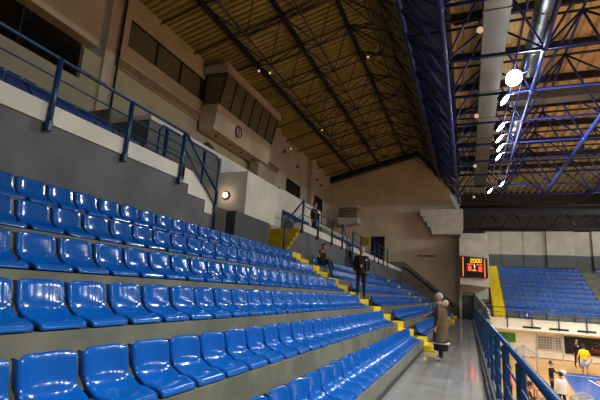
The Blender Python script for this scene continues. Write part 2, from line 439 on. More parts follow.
# walkway railing
RX = .45
pw = [((RX, 4.75 + 1.8 * i, -.2), (RX, 4.75 + 1.8 * i, 1.08)) for i in range(-1, 20)]
railing('walkway_railing', 'blue balustrade with flat posts along the court side of walkway', pw,
        [([(RX, 1.0, 1.11), (RX, 39.3, 1.11)], .036)] + [([(RX, 1.0, z), (RX, 39.3, z)], .014) for z in (.84, .56, .28)], rail_m, flat=(.045, .012))

# ------------------------------------------------------------------ left upper wall
BX = -13.8
lw = MB()
lw.box(BX - .3, BX, -1.2, 29.1, 3.5, 9.1, olive)                  # low wall
lw.box(BX - .3, BX, 10.84, 29.1, 9.1, 10.45, olive)
lw.box(BX - .3, BX + .3, -1.2, 11.2, 10.62, 14.0, beige)        # bulkhead over the dark glazing
lw.box(BX - .3, BX + .12, 11.7, 12.25, 4.2, 14.0, beige)        # pilaster
lw.box(BX - .3, BX + .22, 12.3, 29.1, 10.45, 11.6, beige)       # band under the windows
lw.box(BX - .3, BX + .22, 12.3, 12.7, 11.6, 12.9, beige); lw.box(BX - .3, BX + .22, 12.3, 18.4, 12.9, 14.0, beige)
lw.box(BX - .3, BX + .22, 25.3, 29.1, 11.6, 14.0, beige)
lw.box(BX - .3, BX + .22, 18.2, 25.3, 13.2, 14.0, beige)
lw.box(BX - .3, BX - .1, 29.1, 31.4, 4, 14, beige); lw.box(BX - .3, BX - .1, 31.4, 34.6, 10.75, 14, beige); lw.box(BX - .3, BX - .1, 34.6, 37.7, 4, 14, beige)
lw.box(BX - .3, BX - .1, 37.7, 41, 10.9, 14, beige); lw.box(BX - .3, BX - .1, 41, 44, 4, 14, beige); lw.box(BX - .3, BX - .1, 31.3, 41.1, 4, 6.5, beige)
lw.box(BX - .3, BX + .35, 36.3, 37.2, 4, 14, beige)
lwo = lw.build('wall_left'); struct(lwo, 'beige upper side wall behind the gallery with window bands', 'wall')
MB().box(BX + .221, BX + .225, 12.3, 29.1, 10.47, 10.85, bandm).build('stained_band', bandm, lwo)
MB().tube((BX + .25, 12.28, 7.2), (BX + .25, 12.28, 14.0), .05, dark, 8).build('drain_pipe', dark, lwo)
MB().box(BX + .3, BX + .36, -1.2, 11.2, 10.58, 10.64, olive).build('sill_edge', olive, lwo)
for y, z in ((30.4, 12.6), (33.4, 12.2), (38.6, 12.4), (40.2, 12.2)):
    MB().box(BX - .1, BX + .05, y, y + .25, z, z + .2, brown).build('wall_box', brown, lwo)
gl = MB().box(BX - .25, BX - .2, -1.2, 10.84, 9.1, 10.62, glass_k)
glo = gl.build('window_1'); struct(glo, 'long dark glazed band high on the near side wall', 'window')
for y in (1.2, 3.6, 6.0, 8.4): MB().box(BX - .22, BX - .14, y, y + .06, 9.1, 10.62, dark).build('mullion', dark, glo)
MB().box(BX - .2, BX - .1, 7.9, 9.9, 9.1, 9.14, brown).build('sill', brown, glo)
# window band of three panes, with the room behind it
rm = MB(); rm.box(BX - 3.3, BX - 3.2, 12.2, 29, 10.4, 13.3, olive); rm.box(BX - 3.3, BX - .3, 12.2, 29, 13.3, 13.4, olive); rm.box(BX - 3.3, BX - .3, 12.2, 29, 10.3, 10.4, olive); rm.box(BX - 3.3, BX - .3, 12.1, 12.2, 10.3, 13.4, olive)
struct(rm.build('wall_room'), 'dim room behind the upper window band', 'wall')
for i in range(3):
    y0 = 12.72 + 1.83 * i
    wo = MB().box(BX + .12, BX + .14, y0, y0 + 1.83, 11.6, 12.9, glass_d).build(f'window_{i + 2}')
    struct(wo, ['smoked window pane nearest the dark drain pipe', 'middle smoked pane of the upper window band', 'smoked window pane beside the projecting press box'][i], 'window')
    f = MB()
    for a, b, cc, d in ((y0, y0 + 1.83, 11.6, 11.66), (y0, y0 + 1.83, 12.84, 12.9), (y0, y0 + .05, 11.6, 12.9), (y0 + 1.78, y0 + 1.83, 11.6, 12.9)): f.box(BX + .1, BX + .2, a, b, cc, d, black)
    f.build('window_frame', black, wo)
for i, y in enumerate((12.95, 15.1, 17.0)):
    t = MB().box(BX - 1.0, BX - .85, y, y + 1.15, 12.62, 12.7, white).build('tube_light')
    tag(t, ['unlit ceiling tube behind the first smoked pane', 'unlit ceiling tube behind the middle smoked pane', 'unlit ceiling tube behind the pane beside press box'][i], 'light fitting', 'tube lights in the upper room')
    MB().box(BX - .96, BX - .89, y + .2, y + .24, 12.7, 13.3, white).build('hanger', white, t); MB().box(BX - .96, BX - .89, y + .9, y + .94, 12.7, 13.3, white).build('hanger', white, t)

# press box
px = empty('press_box', (BX + .2, 18.4, 9.9), 'beige press box with slanting dark windows jutting from side wall', 'press box')
o = px.location
def L(mb, name, m): 
    ob = mb.build(name, m, px); ob.matrix_parent_inverse = Matrix.Translation(-o); return ob
Y0, Y1 = 18.4, 25.3
L(MB().prism([(BX + .2, 9.9), (BX + 1.15, 9.9), (BX + 1.3, 11.35), (BX + .2, 11.35)], XZ, Y0, Y1, beige), 'body', beige)
L(MB().prism([(BX + .2, 13.2), (BX + 1.75, 13.2), (BX + 1.75, 13.66), (BX + .2, 13.66)], XZ, Y0 - .1, Y1 + .3, beige), 'roof', beige)
n = 6
for i in range(n):
    a = Y0 + .1 + (Y1 - Y0 - .1) / n * i; b = a + (Y1 - Y0 - .1) / n
    pn = MB().prism([(BX + 1.24, 11.35), (BX + 1.26, 11.35), (BX + 1.62, 13.2), (BX + 1.60, 13.2)], XZ, a, b, glass_d)
    L(pn, 'window_pane', glass_d)
    L(MB().tube((BX + 1.28, a, 11.35), (BX + 1.64, a, 13.2), .045, black, 6), 'mullion', black)
L(MB().tube((BX + 1.28, Y1, 11.35), (BX + 1.64, Y1, 13.2), .045, black, 6), 'mullion', black)
L(MB().prism([(BX + .3, 11.4), (BX + 1.26, 11.4), (BX + 1.62, 13.2), (BX + .3, 13.2)], XZ, Y0 + .08, Y0 + .1, glass_d), 'side_window', glass_d)
L(MB().tube((BX + .3, Y0 + .05, 11.35), (BX + .3, Y0 + .05, 13.2), .04, black, 6).tube((BX + .3, Y0 + .05, 13.16), (BX + 1.62, Y0 + .05, 13.16), .04, black, 6), 'side_frame', black)
L(MB().box(BX + .2, BX + .9, 24.4, 25.2, 7.2, 9.9, olive), 'support_pier', olive)
for i in range(4): L(MB().ball((BX + .7, 19.4 + 1.5 * i, 9.88), .1, brown, 8, 5, (1, 1, .4)), 'soffit_lamp', brown)
ck = empty('wall_clock', (BX + 1.27, 20.85, 10.62), 'round red rimmed clock on the press box front', 'clock')
k = MB()
for i in range(28):
    a, b = 2 * PI * i / 28, 2 * PI * (i + 1) / 28
    k.tube((.02, .34 * math.cos(a), .34 * math.sin(a)), (.02, .34 * math.cos(b), .34 * math.sin(b)), .035, maroon, 6)
k.build('rim', maroon, ck)
MB().lathe([(0, 0), (.34, 0), (.34, .01), (0, .011)], (-.005, 0, 0), (1, 0, 0), lpanel, 24).build('dial', lpanel, ck)
MB().box(.012, .025, -.03, .03, -.05, .26, maroon).build('minute_hand', maroon, ck); MB().box(.012, .024, -.035, .035, -.2, .04, maroon).build('hour_hand', maroon, ck)
# doors far along the upper wall
for i, (a, b, zt) in enumerate(((31.4, 34.6, 10.75), (37.7, 41.0, 10.9))):
    d = MB().box(BX - .32, BX - .25, a, b, 6.5, zt, dark).build(f'door_{i + 1}')
    struct(d, ['tall dark doorway in the upper wall nearer the press box', 'tall dark doorway in the upper wall nearer the corner'][i], 'door')
    f = MB(); f.box(BX - .26, BX - .06, a, a + .08, 6.5, zt, brown); f.box(BX - .26, BX - .06, b - .08, b, 6.5, zt, brown); f.box(BX - .26, BX - .06, a, b, zt - .08, zt, brown); f.box(BX - .25, BX - .2, (a + b) / 2 - .03, (a + b) / 2 + .03, 6.5, zt, brown)
    f.build('door_frame', brown, d)

# ------------------------------------------------------------------ gable wall at the far end of the side stand
RZ = lambda x: 13.97 + .267 * (x + 13.78)
gm = MB()
gm.prism([(-14.1, 0), (-.6, 0), (-.6, 9.6), (-2.4, 13.9), (-4.57, RZ(-4.57)), (-14.1, RZ(-14.1))], XZ, 44, 44.4, gable_m)
gmo = gm.build('wall_end'); struct(gmo, 'tan gabled end wall beyond the side stand', 'wall')
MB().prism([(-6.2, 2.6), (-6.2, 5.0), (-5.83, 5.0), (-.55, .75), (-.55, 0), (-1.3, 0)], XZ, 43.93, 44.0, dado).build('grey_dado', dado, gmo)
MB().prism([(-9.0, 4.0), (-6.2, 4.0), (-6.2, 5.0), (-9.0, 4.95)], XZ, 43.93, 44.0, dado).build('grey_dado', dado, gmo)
MB().box(-9.3, -7.9, 43.95, 44.05, 4.4, 7.5, dark).build('door_3')
struct(bpy.data.objects['door_3'], 'dark open doorway in the gable end wall', 'door')
MB().box(-9.3, -7.9, 43.9, 44, 7.5, 7.56, brown).build('door_frame', brown, bpy.data.objects['door_3'])
tag(MB().box(-10.2, -9.5, 43.92, 43.99, 6.6, 7.45, yold).build('yellow_panel'), 'yellow panel on the end wall beside the dark doorway', 'board')  # thin panel for a yellowish part of the end wall
hr = MB().path([(-6.1, 43.8, 4.4), (-5.6, 43.8, 4.3), (-1.3, 43.8, .95)], .05, dark)
hr.tube((-5.5, 43.8, 4.22), (-5.5, 43.95, 4.22), .03, dark); hr.tube((-1.6, 43.8, 1.2), (-1.6, 43.95, 1.2), .03, dark)
tag(hr.build('wall_handrail'), 'dark sloping handrail on the grey dado of the end wall', 'handrail')
wl = MB()
for i in range(12): wl.box(-4.55 + .14 * i, -4.46 + .14 * i, 43.95, 44, 5.55 + .03 * (i % 2), 5.75, bandm)
tag(wl.build('wall_lettering'), 'faint brown row of small letters on the tan end wall', 'lettering')
# little balcony in the corner
lb = empty('corner_balcony', (-11.4, 43.2, 9.3), 'small pale balcony with black lattice railing in the corner', 'balcony')
MB().prism([(-1.15, 0), (.95, .0), (.95, .0), (.95, -.55), (-.2, -.75), (-1.15, -.75)], XZ, -.9, .735, white).build('slab', white, lb)
q = MB()
q.box(-1.1, .9, -.85, -.8, .95, 1.05, black); q.box(-1.1, .9, -.85, -.8, .02, .1, black)
for i in range(11): q.box(-1.1 + .19 * i, -1.06 + .19 * i, -.85, -.8, .05, 1.0, black)
for i in range(10): q.tube((-1.08 + .19 * i, -.82, .1), (-.9 + .19 * i, -.82, .98), .018, black, 5); q.tube((-.9 + .19 * i, -.82, .1), (-1.08 + .19 * i, -.82, .98), .018, black, 5)
q.box(.87, .91, -.85, .65, .95, 1.05, black)
q.build('lattice', black, lb)
# stepped white block under the girder
cp = MB().prism([(-4.27, 10.1), (-.27, 10.1), (-.27, 8.35), (-.4, 8.0), (-.5, 7.65), (-3.1, 7.65), (-3.23, 8.35), (-3.5, 8.4), (-3.6, 8.9), (-3.85, 8.95), (-3.95, 9.4), (-4.2, 9.5)], XZ, 42.6, 44, white)
struct(cp.build('trim_1'), 'stepped pale corbel block under the end of the blue girder', 'corbel')

# ------------------------------------------------------------------ end block with door and scoreboard
eb = MB()
eb.box(-.75, -.5, 42.9, 44, 0, 7.6, lpanel); eb.box(.55, 1.75, 43, 44, 0, 7.7, white)
eb.box(-.5, .55, 43, 44, 2.32, 7.7, white)
eb.prism([(-.62, 3.0), (1.78, 2.82), (1.78, 6.6), (-.62, 7.15)], XZ, 41.1, 43, white)
eb.box(-.5, 1.78, 42.2, 43, 6.6, 7.7, white)
ebo = eb.build('wall_block'); struct(ebo, 'white corner block above the walkway door', 'wall')
d = MB().box(-.5, .55, 43.1, 43.2, 0, 2.0, greyp).build('door_4'); struct(d, 'grey door at the far end of the walkway', 'door')
MB().box(-.5, .55, 43.08, 43.18, 2.0, 2.32, lpanel).build('transom_pane', lpanel, d)
f = MB(); f.box(-.5, -.42, 43, 43.12, 0, 2.0, dark); f.box(.47, .55, 43, 43.12, 0, 2.32, dark); f.box(-.5, .55, 43, 43.12, 2.0, 2.04, dark); f.box(-.5, .55, 43, 43.12, 2.29, 2.32, dark); f.build('door_frame', dark, d)
# scoreboard
sb = empty('scoreboard', (.56, 41.0, 4.5), 'electronic scoreboard with yellow and red digits on white block', 'scoreboard')
MB().prism([(-1.1, .98), (1.1, .80), (1.1, -.92), (-1.1, -.90)], XZ, -.16, .09, scr).build('case', scr, sb)
SEG = {'0': 'abcdef', '1': 'bc', '2': 'abged', '3': 'abgcd', '4': 'fgbc', '5': 'afgcd', '6': 'afgecd', '7': 'abc', '8': 'abcdefg', '9': 'abcdfg'}
def digit(mb, ch, x, z, w_, h, t, m, y=-.175):
    xs0, xs1, zm = x, x + w_, z + h / 2
    R = {'a': (xs0, xs1, z + h - t, z + h), 'd': (xs0, xs1, z, z + t), 'g': (xs0, xs1, zm - t / 2, zm + t / 2), 'f': (xs0, xs0 + t, zm, z + h), 'b': (xs1 - t, xs1, zm, z + h), 'e': (xs0, xs0 + t, z, zm), 'c': (xs1 - t, xs1, z, zm)}
    for s in SEG[ch]:
        a, b, cc, d_ = R[s]; mb.box(a, b, y, y + .02, cc, d_, m)
q = MB()
for ch, x in zip('2000', (-.30, -.06, .20, .44)): digit(q, ch, x, .38, .19, .36, .055, led_y)
q.box(.14, .17, -.175, -.155, .45, .5, led_y); q.box(.14, .17, -.175, -.155, .6, .65, led_y)
q.build('clock_digits', led_y, sb)
hw = MB().box(-.62, -.16, -.168, -.16, -.36, .14, redglow).build('score_window', redglow, sb); q = MB(); digit(q, '0', -.46, -.30, .20, .38, .06, led_r); q.build('home_score', led_r, hw)
gw_ = MB().box(.26, .74, -.168, -.16, -.42, .1, redglow).build('score_window', redglow, sb); q = MB(); digit(q, '0', .40, -.36, .20, .38, .06, led_r); q.build('guest_score', led_r, gw_)
q = MB(); digit(q, '1', -.05, -.08, .12, .26, .06, led_w); q.build('period_digit', led_w, sb)
q = MB()
for i in range(5): q.box(-.55 + .13 * i, -.46 + .13 * i, -.175, -.155, .2 + .02 * (i % 2), .3, led_o)
for i in range(4): q.box(.2 + .13 * i, .29 + .13 * i, -.175, -.155, .16 + .02 * (i % 2), .26, led_o)
q.build('team_names', led_o, sb)
q = MB(); q.box(-.14, .18, -.175, -.155, -.33, -.27, led_y); q.box(-.1, .14, -.175, -.155, -.23, -.19, led_y); q.build('period_bar', led_y, sb)
q = MB()
for i in range(17): q.box(-.95, -.86, -.175, -.155, -.80 + .1 * i, -.72 + .1 * i, led_o)
q.build('foul_column', led_o, sb)
q = MB()
for i in range(16): q.box(.82, .91, -.175, -.155, -.84 + .1 * i, -.76 + .1 * i, led_o)
q.build('foul_column', led_o, sb)

# flank wall of the end stand stairs, end stand itself
CZ = -2.49                                   # court floor level
FY = 39.7                                    # plane of the balcony front
fp = MB()
A = [(.50, 43, 2.32), (1.50, 40.25, .96), (1.67, 39.7, .16)]
for i in range(2):
    (x0, y0, z0), (x1, y1, z1) = A[i], A[i + 1]
    vs = []
    for dx in (0, .14): vs.append([fp.bm.verts.new(p) for p in ((x0 + dx, y0, -.3), (x1 + dx, y1, -.3), (x1 + dx, y1, z1), (x0 + dx, y0, z0))])
    fp.face(vs[0]); fp.face(vs[1][::-1])
    for j in range(4): fp.face([vs[0][j], vs[0][(j + 1) % 4], vs[1][(j + 1) % 4], vs[1][j]])
struct(fp.build('wall_flank', white), 'sloping white flank wall beside the walkway end', 'wall')
ep = [(FY, -.4), (FY, -.1), (EY(0), -.1)]
for j in range(10): ep += [(EY(j), EZ(j)), (EY(j + 1), EZ(j))]
ep += [(51.2, EZ(9)), (51.2, -.4)]
es = MB().prism(ep, YZ, .8, 20, conc)
eso = es.build('floor_end_stand'); struct(eso, 'stepped concrete end stand behind the court', 'terrace')
for k in range(2):
    MB().box(2.0, 20, EY(0) - .62 + .31 * k, EY(0), -.1, .24 + .34 * k, conc).build('front_step', conc, eso)
for j in range(11):
    z = EZ(0) - .435 + .435 * j
    MB().box(1.98, 2.88, EY(j) - .86, EY(j) - .40, max(z - .05, 0) if j else 0, (z + .22) if j else .42, yel).build('yellow_step', yel, eso)
    MB().box(1.98, 2.88, EY(j) - .41, EY(j) + .1, max(z - .05, 0), z + .435 + .008, yel).build('yellow_step', yel, eso)
    if j < 10: MB().box(10.3, 11.45, EY(j) - .4, EY(j), max(z - .02, 0), z + .22, conc).build('plain_step', conc, eso)
# balcony front and court wall
bf = MB().box(1.67, 20, FY - .28, FY, -.38, .41, cream); bf.box(.8, 20, FY - .4, FY, -.47, -.36, cream); bf.box(.5, 20, FY, FY + .2, CZ - .02, -.4, cream); bf.box(.8, 1.7, FY - .2, FY, -.36, .2, cream)
bfo = bf.build('wall_balcony'); struct(bfo, 'cream balcony front and court wall under the end stand', 'wall')
MB().box(.5, 20, FY - .04, FY, CZ - .02, CZ + .06, woodbr).build('skirting', woodbr, bfo)
VL = ['slotted dark air vent nearest the walkway', 'middle slotted dark air vent in the balcony front', 'slotted dark air vent above the black banner']
for i, (a, b) in enumerate(((4.03, 5.3), (5.87, 7.2), (7.76, 9.0))):
    v = empty('air_vent', (a, FY - .29, -.25), VL[i], 'vent', 'air vents in the balcony front')
    MB().box(0, b - a, -.01, .012, -.02, .12, dark).build('grille', dark, v)
    q = MB()
    for j in range(8): q.box((b - a) / 8 * j + .02, (b - a) / 8 * j + .045, -.02, -.005, -.02, .12, brown)
    q.build('slats', brown, v)
bp = [((x, FY - .34, -.3), (x, FY - .34, 1.23)) for x in (1.38, 2.93, 4.7, 6.55, 8.4, 10.2, 12.1)]
railing('balcony_railing', 'thin blue railing along the cream balcony front', bp, [([(1.38, FY - .34, 1.23), (20, FY - .34, 1.23)], .033), ([(1.38, FY - .34, .85), (20, FY - .34, .85)], .018), ([(1.38, FY - .34, .56), (20, FY - .34, .56)], .018)], rail_m, .04)
br = [((x, FY + .55, .16), (x, FY + .55, 1.34)) for x in (2.93, 3.9, 5.86, 7.8, 9.8, 11.7)]
railing('barrier_railing', 'short blue rail posts standing before the end stand seats', br, [([(2.93, FY + .55, 1.32), (13.8, FY + .55, 1.32)], .028)], rail_m, .055)
for i, x in enumerate((4.16, 9.3)):
    s = MB().box(x, x + .36, FY - .40, FY - .375, .47, .93, signb).build('block_sign')
    tag(s, ['small blue sign with white mark on the balcony rail near walkway', 'small blue sign with white mark on the rail above the banner'][i], 'sign', 'blue signs on the balcony rail')
    q = MB(); yy = FY - .41; q.tube((x + .22, yy, .56), (x + .22, yy, .85), .022, whitec); q.tube((x + .22, yy, .85), (x + .1, yy, .68), .022, whitec); q.tube((x + .09, yy, .68), (x + .29, yy, .68), .022, whitec); q.build('mark', whitec, s)
wd = MB().box(5.06, 6.67, FY - .06, FY - .01, -1.76, -.80, lpanel).build('window_5'); struct(wd, 'white gridded shutter window in the court wall', 'window')
q = MB()
for i in range(9): q.box(5.06 + .198 * i, 5.10 + .198 * i, FY - .08, FY - .05, -1.76, -.8, white)
for i in range(6): q.box(5.06, 6.67, FY - .08, FY - .05, -1.76 + .185 * i, -1.725 + .185 * i, white)
q.build('lattice', white, wd)
q = MB()
for i in range(8):
    for j in range(5):
        if i != 5: q.box(5.13 + .198 * i, 5.24 + .198 * i, FY - .07, FY - .05, -1.69 + .185 * j, -1.59 + .185 * j, greyp)
q.build('shutter_slots', greyp, wd)
MB().box(4.95, 6.78, FY - .1, FY, -.82, -.75, white).build('lintel', white, wd); MB().box(6.72, 6.81, FY - .08, FY, CZ, -.47, white).build('side_post', white, wd); MB().box(4.97, 5.04, FY - .08, FY, CZ, -.47, white).build('side_post', white, wd)
bn = MB().box(6.9, 12.2, FY - .08, FY - .03, -1.94, -.66, black).build('banner'); tag(bn, 'black banner with orange script on the court wall', 'banner')
q = MB()
def stroke(pts, r, m, mb):
    for a, b in zip(pts, pts[1:]): mb.tube((a[0], FY - .085, a[1]), (b[0], FY - .085, b[1]), r, m, 5)
xx = 8.65
for i in range(9):
    h = .14 if i % 3 else .26
    stroke([(xx, -1.6), (xx + .06, -1.6 + h), (xx + .1, -1.5), (xx + .18, -1.6), (xx + .23, -1.52)], .018, orng, q); xx += .23
stroke([(8.6, -1.67), (10.8, -1.65)], .01, orng, q)
q.build('script_lettering', orng, bn)
q = MB()
for i in range(6): stroke([(7.1 + .2 * i, -1.42), (7.16 + .2 * i, -1.25 - .05 * (i % 2)), (7.24 + .2 * i, -1.42)], .012, maroon, q)
stroke([(8.7, -1.1), (9.0, -.98), (9.3, -1.08), (8.95, -1.22)], .012, bandm, q)
q.build('faint_lettering', maroon, bn)
for i, (a, b, z0, z1) in enumerate(((1.84, 3.5, -1.45, -.74), (2.1, 3.2, -2.26, -1.82))):
    p_ = MB().box(a, b, FY - .06, FY - .01, z0, z1, green).build('poster')
    tag(p_, ['bright green poster on the court wall seen through the rails', 'small green poster low on the court wall'][i], 'poster')
    MB().box(a + .1, b - .7, FY - .08, FY - .06, z0 + .08, z0 + .3, dark).build('dark_print', dark, p_)
# court
cf = MB().box(.2, 26, -1.2, FY + .1, CZ - .15, CZ, wood).build('floor_court'); struct(cf, 'varnished wooden sports court floor with blue key', 'floor')
zc = CZ + .002
def flat(pts, z, m, name):
    b = MB(); b.prism([(p[0], p[1]) for p in pts], XY, z - .002, z, m); return b.build(name, m, cf)
flat([(4.75, 32.9), (14, 32.9), (14, 31.2), (7.0, 31.0), (6.5, 28.5), (5.3, 20.7), (4.3, 20.7), (5.3, 31.2)], zc, courtblue, 'blue_paint')
flat([(6.75, 30.6), (14, 30.6), (14, 20.7), (5.9, 20.7)], zc + .0006, courtorange, 'orange_paint')
flat([(5.3, 31.95), (14, 31.75), (14, 31.65), (5.3, 31.85)], zc + .002, linew, 'white_line')
flat([(6.4, 30.65), (6.5, 30.65), (6.75, 26.5), (6.64, 26.5)], zc + .002, linew, 'white_line')
# inner court side under the walkway
uw = MB().box(.2, .42, -1.2, FY, CZ, -.25, cream); struct(uw.build('wall_under'), 'cream wall under the walkway edge', 'wall')

# goals with net tops
def goal(name, label, c4, z):
    g4 = [on_z(u, v, z) for u, v in c4]; base = Vector((g4[0].x, g4[0].y, CZ))
    t = empty(name, base, label, 'goal'); q4 = [p - base for p in g4]
    f = MB()
    for i in range(4): f.tube(q4[i], q4[(i + 1) % 4], .025, netm, 8)
    f.build('top_frame', netm, t)
    for i in range(4): MB().tube((q4[i].x, q4[i].y, 0), q4[i], .025, netm, 8).build('post', netm, t)
    nn = MB()
    for i in range(1, 8):
        s = i / 8
        nn.tube(q4[0].lerp(q4[1], s), q4[3].lerp(q4[2], s), .006, netm, 4); nn.tube(q4[0].lerp(q4[3], s), q4[1].lerp(q4[2], s), .006, netm, 4)
    nn.build('net', netm, t)
goal('goal_frame', 'light framed goal with net top standing by the court wall', ((516.6, 348.5), (523, 345), (536.6, 354.5), (526, 357.5)), -.95)
goal('goal_frame', 'light framed goal with net top beside the blue court paint', ((570.4, 396), (583.4, 392.4), (594, 399), (581, 404)), -1.1)
bn = empty('bench', on_z(541, 399, CZ), 'low wooden bench on the court beside the seated dark haired person', 'bench')
MB().box(-.25, .35, -.5, .5, .4, .46, woodbr).build('seat', woodbr, bn)
for sx in (-.2, .3):
    for sy in (-.45, .45): MB().box(sx - .025, sx + .025, sy - .025, sy + .025, 0, .4, woodbr).build('leg', woodbr, bn)

# end wall behind the end stand, with panels
ew = MB()
BY_ = 51.2
ew.box(1.9, 20, BY_, BY_ + .3, 4.3, 6.71, greyp); ew.box(1.9, 20, BY_, BY_ + .3, 6.71, 9.2, lpanel)
ewo = ew.build('wall_far'); struct(ewo, 'far wall of beige and grey panels above the end stand', 'wall')
for a, b, dpt in ((3.56, 5.54, .1), (5.66, 7.73, .1), (7.8, 10.3, .4), (11.9, 14.7, .4), (15, 17.2, .1)):
    MB().box(a, b, BY_ - dpt, BY_, 6.71, 9.2, lpanel).build('beige_panel', lpanel, ewo); MB().box(a, b, BY_ - dpt, BY_, 5.4, 6.71, greyp).build('grey_panel', greyp, ewo)
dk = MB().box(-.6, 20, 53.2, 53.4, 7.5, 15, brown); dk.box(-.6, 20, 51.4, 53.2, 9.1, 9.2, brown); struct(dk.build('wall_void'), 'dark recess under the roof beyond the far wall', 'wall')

# ------------------------------------------------------------------ roofs (corrugated sheets as real folds)
rl = MB()
def corr_strip(mb, p0, p1, along, nvec, pitch, h, count, m):
    """sheet from edge p0..p1, marching along; folds are h deep"""
    p0, p1, along, nvec = Vector(p0), Vector(p1), Vector(along), Vector(nvec)
    prev = None
    for i in range(count):
        for fr, hh in ((0, 0), (.45, 0), (.55, h), (.9, h)):
            off = along * (pitch * (i + fr)) + nvec * hh
            cur = (mb.bm.verts.new(p0 + off), mb.bm.verts.new(p1 + off))
            if prev: mb.face([prev[0], prev[1], cur[1], cur[0]], m)
            prev = cur
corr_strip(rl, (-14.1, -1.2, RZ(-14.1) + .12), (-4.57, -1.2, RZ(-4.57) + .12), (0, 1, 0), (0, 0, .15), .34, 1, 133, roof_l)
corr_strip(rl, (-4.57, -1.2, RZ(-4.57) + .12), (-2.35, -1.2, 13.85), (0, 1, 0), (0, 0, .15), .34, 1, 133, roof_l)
rlo = rl.build('ceiling_left'); struct(rlo, 'ribbed roof sheets over the side stand, coloured dimmer for weaker light', 'ceiling')
rr = MB()
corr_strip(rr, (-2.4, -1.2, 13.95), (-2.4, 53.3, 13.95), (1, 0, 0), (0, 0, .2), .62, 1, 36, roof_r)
rro = rr.build('ceiling_right'); struct(rro, 'ribbed roof sheets over the court, coloured paler for the bright side', 'ceiling')
dkk = MB().box(-2.4, -.45, -1.2, 44, 13.62, 13.7, tdark); struct(dkk.build('ceiling_girder'), 'dark decking above the main blue girder', 'ceiling')
vb = MB().prism([(-14.1, RZ(-14.1) - .5), (-4.57, RZ(-4.57) - .45), (-2.4, 13.5), (-2.4, 13.9), (-4.57, RZ(-4.57)), (-14.1, RZ(-14.1))], XZ, 43.3, 44, tdark)
struct(vb.build('trim_2'), 'dark roof edge beam along the top of end wall', 'beam')

# ------------------------------------------------------------------ space frame under the left roof
sf = empty('space_frame', (-14.0, 0, RZ(-14)), 'dark steel space frame hanging under the side roof', 'space frame')
so_ = Vector(sf.location)
TX = [-14.0, -11.3, -8.5, -5.8, -3.6]
BXs = [-9.6, -6.88, -4.15]
TYs = [17.2 + 2.73 * i for i in range(-6, 11)]
BYs = [18.58 + 2.73 * i for i in range(-6, 8)]
tz = lambda x: (RZ(x) if x < -4.57 else RZ(-4.57) + (x + 4.57) * -1.15) - .12
bz = lambda x: RZ(x) - 1.75
V = lambda x, y, z: Vector((x, y, z)) - so_
for x in TX[1:4]: MB().box(x - .07 - so_.x, x + .07 - so_.x, 1 - so_.y, 43.6 - so_.y, tz(x) - .2 - so_.z, tz(x) + .1 - so_.z, tdark).build('purlin', tdark, sf)
for y in TYs:
    q = MB()
    for a, b in zip(TX, TX[1:]): q.tube(V(a, y, tz(a) - .08), V(b, y, tz(b) - .08), .05, tdark, 6)
    q.build('cross_chord', tdark, sf)
for x in BXs: MB().tube(V(x, 2, bz(x)), V(x, 37.7, bz(x)), .045, tdark, 6).build('bottom_chord', tdark, sf)
for y in BYs:
    q = MB()
    for a, b in zip(BXs, BXs[1:]): q.tube(V(a, y, bz(a)), V(b, y, bz(b)), .045, tdark, 6)
    q.build('bottom_cross_chord', tdark, sf)
for i, x in enumerate(BXs):
    for y in BYs:
        q = MB()
        for tx in (TX[i + 1], TX[i + 2]):
            for dy in (-1.365, 1.365): q.tube(V(x, y, bz(x)), V(tx, y + dy, tz(tx) - .1), .032, tdark, 5)
        q.ball(V(x, y, bz(x)), .1, tdark, 6, 4)
        q.build('web', tdark, sf)
MB().tube(V(TX[4], 1, tz(TX[4]) - .1), V(TX[4], 43.4, tz(TX[4]) - .1), .06, tdark, 6).build('ridge_chord', tdark, sf)
for y in TYs:
    q = MB(); p0 = V(TX[4], y, tz(TX[4]) - .1)
    for dy in (-2.73, -1.365, 0, 1.365): q.tube(p0, V(-2.6, min(y + dy, 43.6), 13.5), .035, tdark, 5)
    q.tube(V(TX[3], y, tz(TX[3]) - .1), V(-2.6, y, 13.5), .035, tdark, 5)
    q.build('side_web', tdark, sf)
# ------------------------------------------------------------------ main space frame over the court
mf = empty('space_frame', (-.63, 9, 10.78), 'blue tube space frame over the court and walkway', 'space frame')
mo = Vector(mf.location)
MX = [-.63 + 3.42 * i for i in range(6)]
MY = [9.3 + 3.4 * i for i in range(10)]
NX = [-2.35 + 3.42 * i for i in range(7)]
NY = [7.6 + 3.4 * i for i in range(11)]
ZB, ZT = 10.78, 13.2
W_ = lambda x, y, z: Vector((x, y, z)) - mo
for i, x in enumerate(MX): MB().tube(W_(x, 0, ZB), W_(x, 43.2, ZB), .11 if i in (0, 2) else .085, truss_m, 10).build('bottom_chord', truss_m, mf)
for y in MY: MB().tube(W_(MX[0], y, ZB), W_(MX[-1], y, ZB), .06, truss_m, 8).build('cross_chord', truss_m, mf)
for i, x in enumerate(NX): MB().tube(W_(x, 0, ZT), W_(x, 43.4, ZT), .115 if i == 0 else .06, truss_m, 10).build('top_chord', truss_m, mf)
for y in NY:
    MB().tube(W_(NX[0], y, ZT), W_(NX[-1], y, ZT), .06, tdark, 6).build('top_cross_chord', tdark, mf)
    MB().box(NX[0] - mo.x, NX[-1] - mo.x, y - .09 - mo.y, y + .09 - mo.y, ZT + .35 - mo.z, ZT + .72 - mo.z, tdark).build('roof_purlin', tdark, mf)
for i, x in enumerate(MX):
    for j, y in enumerate(MY):
        q = MB()
        for tx in (NX[i], NX[i + 1]):
            for ty in (y - 1.7, y + 1.7): q.tube(W_(x, y, ZB), W_(tx, ty, ZT), .05, truss_m, 6)
        q.ball(W_(x, y, ZB), .16, truss_m, 8, 5)
        q.build('web', truss_m, mf)
